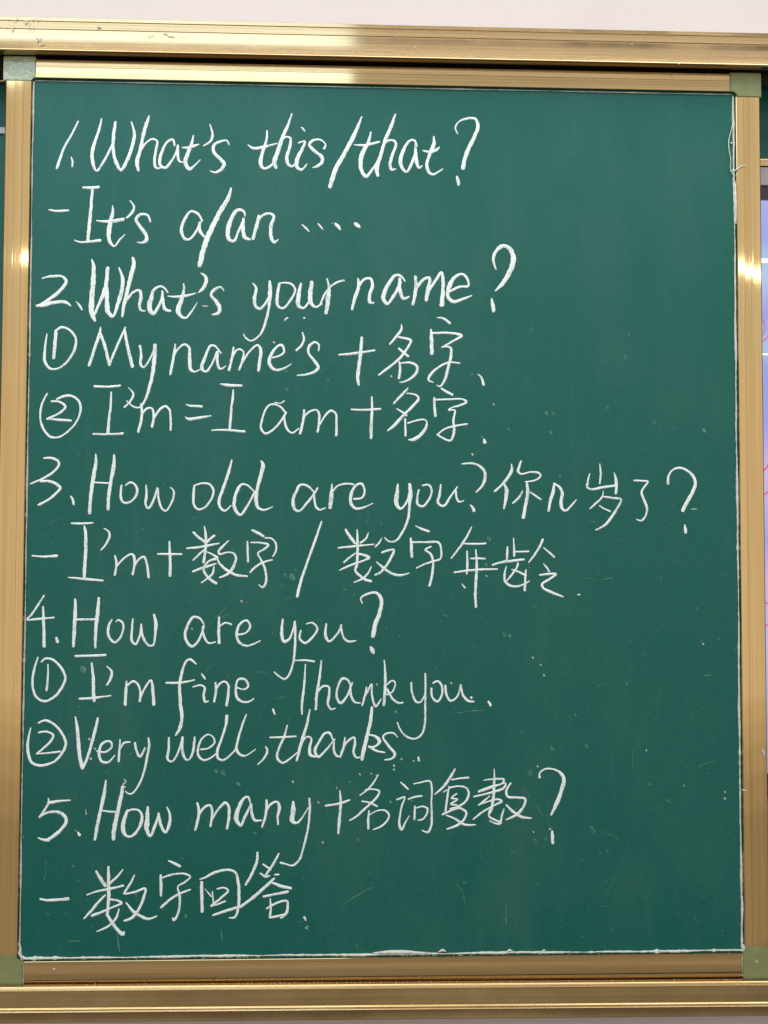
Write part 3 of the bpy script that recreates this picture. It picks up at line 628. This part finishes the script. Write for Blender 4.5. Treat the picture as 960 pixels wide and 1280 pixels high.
G('y',"515,148,8 520,200,10 540,240,10 560,240,8 580,205,8|582,105,10 583,150,10 582,250,10 580,340,10 565,395,10 530,417,10 490,405,10 460,370,8 448,338,6")
G('o',"612,175,10 615,215,10 640,238,10 662,205,10 660,160,10 640,140,10 620,150,8")
G('u',"678,160,8 685,210,12 705,235,10 735,215,8 752,158,8|752,160,10 765,210,12 790,235,12 815,238,8")
G('.',"803,218,12 804,222,10")
G('.',"885,238,10 895,255,14")
L("2 Very well, thanks.")
T(25,885,4.8)
G('②',"112,90,12 150,75,14 200,95,14 250,150,14 275,215,16 250,275,14 200,325,14 120,345,16 70,325,16 48,260,18 50,190,14 65,120,8|112,148,10 160,142,12 200,165,14 180,205,14 100,275,10|100,275,8 170,270,10 240,262,12")
G('V',"332,55,10 345,130,18 352,220,20 360,300,22 375,360,20|375,360,16 400,310,16 425,230,16 450,140,18 467,62,12")
G('e',"460,258,8 510,265,12 550,235,12 545,205,12 520,200,14 485,225,16 475,280,16 490,320,16 530,325,12 568,285,8")
G('r',"600,190,8 597,250,14 592,320,14|600,250,8 625,210,12 660,205,8")
G('y',"690,210,14 700,260,14 720,292,14 750,240,10|770,180,10 775,220,16 762,300,14 744,384,12 712,464,12 672,514,10 650,514,9 632,499,6")
T(200,885,5.647)
G('w',"62,210,12 62,290,18 55,365,16 85,378,14 125,320,14 158,215,12|160,208,18 158,290,20 175,355,18 200,368,14 230,320,16 242,240,16 245,205,10")
G('e',"285,292,12 340,285,12 385,245,14 375,205,12 340,188,12 295,220,14 268,290,16 275,345,18 315,368,14 370,345,12 410,310,8")
G('l',"472,55,20 465,120,18 430,230,16 405,310,20 410,355,16 445,368,14 500,330,12 540,285,10")
G('l',"610,45,8 585,110,14 552,220,16 540,290,20 560,325,18 600,338,12 675,290,6")
G(',',"745,272,8 758,300,16 735,355,14 690,398,8")
T(330,875,4.571)
G('t',"133,145,8 115,210,12 85,280,14 75,330,16 105,360,12 150,335,10 190,300,8|35,215,10 110,212,12 182,208,10")
G('h',"262,55,8 245,140,16 215,240,18 187,345,14|210,260,8 245,210,10 270,220,12 262,270,16 265,315,18 300,325,8")
G('a',"395,235,8 375,190,14 350,190,14 315,240,14 292,290,18 310,325,14 350,290,12 405,225,10|400,240,10 400,290,14 415,320,14 435,325,6")
G('n',"462,215,8 455,270,14 435,325,12|440,300,8 475,240,12 515,215,12 520,250,14 512,300,14 530,330,12 560,322,6")
G('k',"617,42,14 610,110,20 590,200,20 570,290,22 560,340,18|590,200,8 630,205,12 660,235,20 640,262,12 600,270,12|600,265,12 640,290,12 690,300,8")
G('s',"762,212,8 740,190,10 700,192,10 680,210,12 710,260,14 748,310,16 730,335,12 690,342,8")
G('.',"882,328,12 885,345,14")
L("5. How many + Chinese words for plural noun")
T(40,965,4.8)
G('5',"98,160,8 100,185,14 75,230,14 45,270,12|110,183,18 160,175,14 230,170,8|45,272,10 90,245,14 150,240,18 195,265,20 205,300,18 170,350,20 100,405,20|100,410,18 60,405,14 35,395,6")
G('.',"260,350,5 263,353,4|275,360,8 285,378,18")
G('H',"443,50,8 432,140,20 410,240,20 390,330,20 378,405,16|545,90,20 530,170,24 508,270,24 492,350,24 490,402,20|425,232,8 465,238,12 510,240,12")
G('o',"575,230,14 552,290,22 548,350,24 570,385,16 600,385,16 645,330,18 660,265,16 640,230,12 600,225,12 575,235,12")
G('w',"695,210,12 692,290,28 690,350,24 710,385,16 735,330,18 760,250,8|760,250,14 770,310,18 800,362,16 822,320,18 828,260,14 810,212,8")
T(230,965,4.8)
G('m',"80,188,14 90,240,18 80,300,16 68,348,14|85,270,10 120,215,14 155,200,14 170,235,14 165,290,14 160,325,14|168,290,10 205,225,14 250,185,16 270,215,18 270,270,18 258,340,14")
G('a',"400,200,8 385,150,14 360,158,16 325,225,24 315,285,26 340,320,18 370,260,16 400,200,12|405,195,12 408,250,16 425,290,16 465,290,8")
G('n',"495,170,14 495,220,18 485,280,14 468,330,10|490,245,10 520,195,14 560,180,14 572,215,18 562,270,14 565,315,10")
G('y',"655,178,12 655,240,28 650,295,24 680,305,14 745,215,8|752,160,12 755,220,14 745,330,12 720,440,12 690,530,12 650,562,12 610,552,10 580,545,14")
T(400,960,6)
G('+',"42,283,14 100,275,16 170,258,18 222,240,12|148,172,12 155,230,18 150,350,20 142,430,20 138,490,16")
G('名',"435,52,10 405,105,14 365,155,12 300,205,10|340,165,10 400,160,12 445,175,16 430,215,16 370,275,16 310,330,16 265,370,14 222,393,10|315,250,12 370,260,14 428,288,14|368,320,10 362,390,18 362,455,16|375,350,10 430,320,10 490,320,12 518,355,14 500,400,14 455,440,16 400,462,10")
G('词',"605,108,10 630,130,14 660,158,14|575,238,10 610,225,14 637,218,10 615,280,14 600,360,14 595,430,20 612,462,18 640,410,12 670,358,6|705,120,10 760,108,12 825,100,14 838,150,16 835,260,14 838,360,16 835,430,18 808,482,16 765,468,8|662,235,10 710,218,14 765,210,12|712,288,14 708,385,16|725,300,10 770,288,12 805,305,16 800,345,14 770,385,14 732,392,10")
T(540,950,5.333)
G('复',"153,62,12 125,110,16 75,180,16 20,228,10|130,132,10 190,122,12 243,118,14|115,175,8 105,230,14 90,340,14|110,190,12 170,175,12 225,185,12 245,220,16 225,275,14 175,310,14 120,325,10|75,215,6 100,200,10|165,225,10 130,255,12 170,262,10 125,295,14 165,300,10|70,365,14 120,340,14 185,322,14 228,350,16 220,385,16 170,435,16 100,460,10|95,370,8 150,390,14 215,430,16 290,432,8")
G('数',"345,135,8 410,128,12 478,130,14 470,155,12 400,175,14 310,210,12|310,215,8 400,185,8 490,155,12 480,185,16 400,215,14 280,245,12|415,60,6 415,140,16 410,240,18 395,330,18 380,360,14|385,240,8 350,270,12 310,302,10|310,300,8 380,275,10 440,262,12 465,275,14 420,300,12 340,345,14 275,395,10|385,330,10 380,375,12 420,400,14 460,420,14|480,325,8 465,375,14 450,425,14 415,420,10 385,405,8|525,155,12 495,210,16 505,245,16 570,250,14 620,260,16 615,300,16 570,360,18 495,398,10|495,300,12 540,345,18 600,380,18 662,388,10")
G('?',"718,115,18 718,88,12 750,62,12 800,60,12 855,85,18 880,130,26 865,200,28 830,290,26 795,365,14|780,462,6 792,460,6|800,475,14 803,520,22 805,555,16")
L("of Chinese words meaning answer with a number")
T(40,1070,4.8)
G('-',"50,258,12 90,265,14 218,257,18")
G('数',"385,92,12 410,135,20 438,178,20|458,65,12 460,160,20 460,250,20 452,345,16|545,82,8 510,125,12 465,165,14|330,233,8 400,210,12 480,195,14 548,178,12|440,235,10 400,275,14 350,335,14 313,375,10|465,260,10 505,265,14 538,282,14 490,305,12 420,335,14 360,358,16|450,350,16 480,400,18 520,450,18 545,468,20 553,455,10|522,318,8 505,370,14 460,420,14 390,452,8|615,115,8 590,165,14 552,225,12|560,228,10 620,215,14 680,197,14 670,250,16 640,320,16 600,370,16 555,388,12|565,280,8 600,325,16 640,355,18 700,378,14 748,360,8")
G('字',"820,30,10 850,42,16 888,62,14|772,115,12 775,180,18 773,238,14|785,130,10 850,110,12 920,108,12 950,125,12 920,155,12 875,185,10 885,230,14 885,300,14 870,360,14 850,385,14 843,370,6|950,202,10 890,225,14 830,260,14 775,308,14")
T(220,1055,5.333)
G('回',"170,255,20 172,350,20 175,450,20|160,235,8 190,225,12 260,190,18 350,172,16 395,190,16 415,260,18 420,360,20 412,440,18 390,490,14 355,492,8|195,300,6 235,350,10|243,318,8 250,400,10|275,300,10 320,292,12 348,310,14 300,360,14 235,412,14|235,415,10 285,400,12 328,382,12|248,475,14 320,450,18 400,425,16")
G('答',"543,58,16 538,120,20 510,190,18 465,272,14|580,135,10 630,170,14|685,65,12 650,130,16 600,205,14|562,195,10 600,218,16 625,212,8|660,205,12 685,203,12|655,230,14 600,280,20 510,360,20 430,418,20|640,258,14 700,280,20 765,295,18|585,350,16 660,335,16 745,318,18|628,365,8 632,430,14 625,490,14|605,430,12 680,390,14 740,380,14 745,410,16 735,460,18 700,492,14|630,490,14 680,480,14 735,465,8")
G('.',"855,490,18 865,508,10")


def smooth(pts):
    P = [Vector(p) for p in pts]
    if len(P) == 1: P.append(P[0] + Vector((0.3, 0.5, 0)))
    if len(P) == 2: P.insert(1, (P[0] + P[1]) / 2)
    out = []; n = len(P)
    for i in range(n - 1):
        a, b_, c, d = P[max(0, i - 1)], P[i], P[i + 1], P[min(n - 1, i + 2)]
        # centripetal Catmull-Rom keeps tight bends from overshooting
        t0 = 0.0; t1 = t0 + max((b_ - a).xy.length, 1e-3) ** .5; t2 = t1 + max((c - b_).xy.length, 1e-3) ** .5; t3 = t2 + max((d - c).xy.length, 1e-3) ** .5
        m = max(3, int((c - b_).xy.length / 1.3))
        for k in range(m):
            t = t1 + (t2 - t1) * k / m
            A1 = a * ((t1 - t) / (t1 - t0)) + b_ * ((t - t0) / (t1 - t0)); A2 = b_ * ((t2 - t) / (t2 - t1)) + c * ((t - t1) / (t2 - t1)); A3 = c * ((t3 - t) / (t3 - t2)) + d * ((t - t2) / (t3 - t2))
            B1 = A1 * ((t2 - t) / (t2 - t0)) + A2 * ((t - t0) / (t2 - t0)); B2 = A2 * ((t3 - t) / (t3 - t1)) + A3 * ((t - t1) / (t3 - t1))
            out.append(B1 * ((t2 - t) / (t2 - t1)) + B2 * ((t - t1) / (t2 - t1)))
    out.append(P[-1]); return out

NS = [0]
PXM = 1 / 897.0
WK = 0.97
def stroke(bm, pts, flat=1.0):
    q = smooth(pts); NS[0] += 1; base = YB - 0.00012 - (NS[0] % 9) * 0.000035
    Q = []
    for p in q:
        x, z = at(p.x, p.y, YB); Q.append((x, z, max(p.z, 0.7) * PXM * WK * .5))
    n = len(Q); rows = []
    ja = jb = 0.0
    def addrow(x, z, u, hw):
        nonlocal ja, jb
        ja = ja * .55 + random.uniform(-.14, .14); jb = jb * .55 + random.uniform(-.14, .14)
        cs = []
        for f, hh in ((-1 - ja, 0), (-.55, .75), (0, 1), (.55, .75), (1 + jb, 0)):
            cs.append(bm.verts.new((x + u[0] * hw * f, base - hh * 0.0005 * flat * min(1, hw / .0012), z + u[1] * hw * f)))
        rows.append(cs)
    dirs = []
    for i in range(n):
        a = Q[max(0, i - 1)]; c = Q[min(n - 1, i + 1)]; d = Vector((c[0] - a[0], c[1] - a[1]))
        if d.length < 1e-7: d = Vector((1, 0))
        dirs.append(d.normalized())
    x, z, hw = Q[0]; d = dirs[0]
    for s, k in ((.85, .45), (.5, .8)): addrow(x - d.x * hw * s, z - d.y * hw * s, (-d.y, d.x), hw * k)
    for i in range(n): addrow(Q[i][0], Q[i][1], (-dirs[i].y, dirs[i].x), Q[i][2])
    x, z, hw = Q[-1]; d = dirs[-1]
    for s, k in ((.5, .8), (.85, .45)): addrow(x + d.x * hw * s, z + d.y * hw * s, (-d.y, d.x), hw * k)
    for i in range(len(rows) - 1):
        for k in range(4):
            bm.faces.new((rows[i][k], rows[i][k + 1], rows[i + 1][k + 1], rows[i + 1][k]))

for ch, line, sts in GL:
    bm = bmesh.new()
    for s in sts: stroke(bm, s)
    if ch.isdigit() or ch in '①②': nm, ds = 'chalk_number', 'chalk number'
    elif ch.isalpha() and ord(ch) < 128: nm, ds = 'chalk_letter', 'chalk letter'
    elif ord(ch) > 0x3000: nm, ds = 'chalk_character', 'chalk Chinese character'
    else: nm, ds = 'chalk_sign', 'chalk sign'
    finish(nm, bm, CHALK, ws, 70, '%s %s in the line %s' % (ds, ch, line))

# left-over specks and smears of chalk: uncountable dust, one part
def specks(items, m):
    bm = bmesh.new()
    for it in items: stroke(bm, it, .3)
    o = finish('chalk_dust', bm, m, ws, 70); o['kind'] = 'stuff'
def dot(x, y, r): return [(x - r * .2, y - r * .3, r), (x + r * .2, y + r * .3, r * 1.0)]
bright = [dot(*a) for a in ((342.5, 428, 2.2), (489, 470.5, 2), (590.5, 568, 2.2), (302, 751.5, 2.2), (240, 786, 1.6), (680, 844, 1.8), (676, 831, 1.5), (879, 805, 1.8), (906, 990, 1.6), (906, 998, 2.2),
    (398, 1003, 2), (403.5, 1053, 2), (112, 924, 2.2), (119, 936, 1.8), (113.5, 948.5, 2.2), (366, 977, 2.2), (492.5, 957, 2.2), (492.5, 962, 2), (464, 967, 1.8), (608, 720, 1.8), (98, 883, .8), (383, 1160, 2), (385, 1158, 1.2),
    (471, 970, 2), (421, 985, 1.5), (450, 968, 2), (617, 505.5, 1.6), (590, 468, 1), (502, 949, 1.8), (517, 951, 1.6), (471, 855.5, 1.8), (564, 854, 1.8), (667, 1040, 1.6), (672, 958, 2), (808, 938, 1.5), (666, 822, 2))]
bright += [[(253, 382.5, 1), (256, 382.8, 2), (260, 382.8, 1)], [(864, 636.8, .8), (868, 636.3, 1.5), (871, 636.4, .8)], [(107, 1012, .8), (108, 1018, 1.5)], [(155, 974, 1), (157.5, 977, 2), (153.5, 981, 1.5), (157, 984, 1.5)]]
specks(bright, SEAL_D)
faint = [dot(*a) for a in ((357.5, 463, 4), (358, 486.5, 4), (356.5, 719.5, 4), (365.5, 721, 6), (430, 736, 4), (477, 655, 4), (104, 837, 6), (106, 836, 3), (352, 873, 4), (289, 672, 1), (663, 966, 6), (682, 1049, 4), (669, 1051, 4),
    (692, 518, 4), (683, 517, 4), (759, 510, 4), (818, 528, 3.4), (842, 536, 3.6), (880, 538, 4), (636, 537, 3), (689, 541, 3), (700, 595, 2.6), (877, 801, 2), (783, 855, 4), (720, 894, 3), (710, 910, 2), (630, 794, 4), (637, 795, 3),
    (652, 915, 2.5), (690, 936, 4), (733, 933, 4), (836, 1002, 5), (812, 980, 3), (855, 982, 3), (740, 1037, 6), (770, 1120, 2), (580, 1103, 2), (446, 1183, 4), (410, 475, 3), (403, 465, 3), (437, 977, 3), (300, 959, 1), (279, 966, 5), (298, 980, 3.5),
    (299, 748, 1), (318, 1041, 3), (320, 1042, 2), (270, 964, 4), (435, 1050, 3), (447, 1050, 3), (608, 706, 3), (611, 673, 5), (786, 418, 2), (782, 447, 4), (664, 411, 3), (766, 412, 1), (92, 1083, 3), (57, 1078, 3), (60, 1143, 2), (170, 1119, 3), (171, 1125, 2),
    (98, 1101, 2), (232, 1145, 3), (330, 780, 1), (483, 786, 3), (488, 1002, 3), (541, 1004, 3), (464, 962, 3), (495, 890, 3), (870, 760, 2))]
faint += [[(255, 788, .7), (268, 775, 1), (283, 759, .8)], [(655, 986, .7), (672, 1010, 1.1), (689, 1035, .8)], [(240, 647, 1), (243, 648, 2.5)], [(320, 840, .8), (335, 840.3, 1.2)],
    [(343, 874, 1), (352, 873.5, 3), (358, 871, 1)], [(866, 970, .7), (871, 961, 1.3), (878, 956, 1), (893, 951, .9), (898, 951.5, .6)], [(754, 1042, .6), (765, 1044, 1), (772, 1049, 1.1), (775, 1052, .6)],
    [(791, 937, .6), (790.5, 950, 1), (791.5, 968, .6)], [(600, 1063, .6), (601, 1074, 1.2)], [(82, 1177, 1), (92, 1176.5, 2.2), (104, 1176, 1)], [(146.5, 1165, .8), (148, 1180, 1.6), (149.5, 1190, .8)],
    [(276, 1162, .7), (277, 1170, 1.4), (278, 1176, .8)], [(430, 1130, .7), (445, 1120, 1.2), (465, 1109, .7)], [(736, 652, .8), (745, 652, 1.8), (749, 652, .8)], [(668, 757, .8), (666, 759, 1.8), (671, 757, .8)],
    [(880, 844, .8), (884, 844.5, 1.4), (889, 844, .7)], [(752, 725, 1), (762, 723, 2), (766, 722.5, 1)], [(595, 888, .8), (600, 888.5, 1.5), (604, 887.5, .8)], [(668, 1110, .8), (675, 1103, 1.5), (678, 1098, .8)],
    [(751, 1128, .6), (760, 1112, 1), (768, 1098, .6)], [(633, 1130, .8), (632.5, 1148, 1.6), (633, 1162, .8)], [(570, 1104, .6), (578, 1115, 1.1), (582, 1135, .7)], [(370, 1151, .7), (377, 1153, 1.1)], [(386, 1163, 1), (384, 1159, 2)],
    [(56, 1072, .7), (58, 1085, 1), (54, 1103, .7)], [(558, 842, .6), (570, 843, 1.0), (585, 846, .6)], [(567, 892, .7), (588, 889, 1.4), (601, 888, .7)]]
rnd = random.Random(21)
for _ in range(520):
    x = 40 + 880 * rnd.random(); y = 560 + 620 * rnd.random() ** .8
    r = rnd.uniform(.7, 1.7)
    if rnd.random() < .93: faint.append([(x, y, r), (x + rnd.uniform(-1, 1), y + rnd.uniform(-1, 1), r)])
    else:
        a = rnd.uniform(-1.2, .3); l_ = rnd.uniform(3, 9)
        faint.append([(x, y, .5), (x + l_ * math.cos(a), y + l_ * math.sin(a), .9), (x + 2 * l_ * math.cos(a + .1), y + 2 * l_ * math.sin(a + .1), .5)])
specks(faint, FAINT)
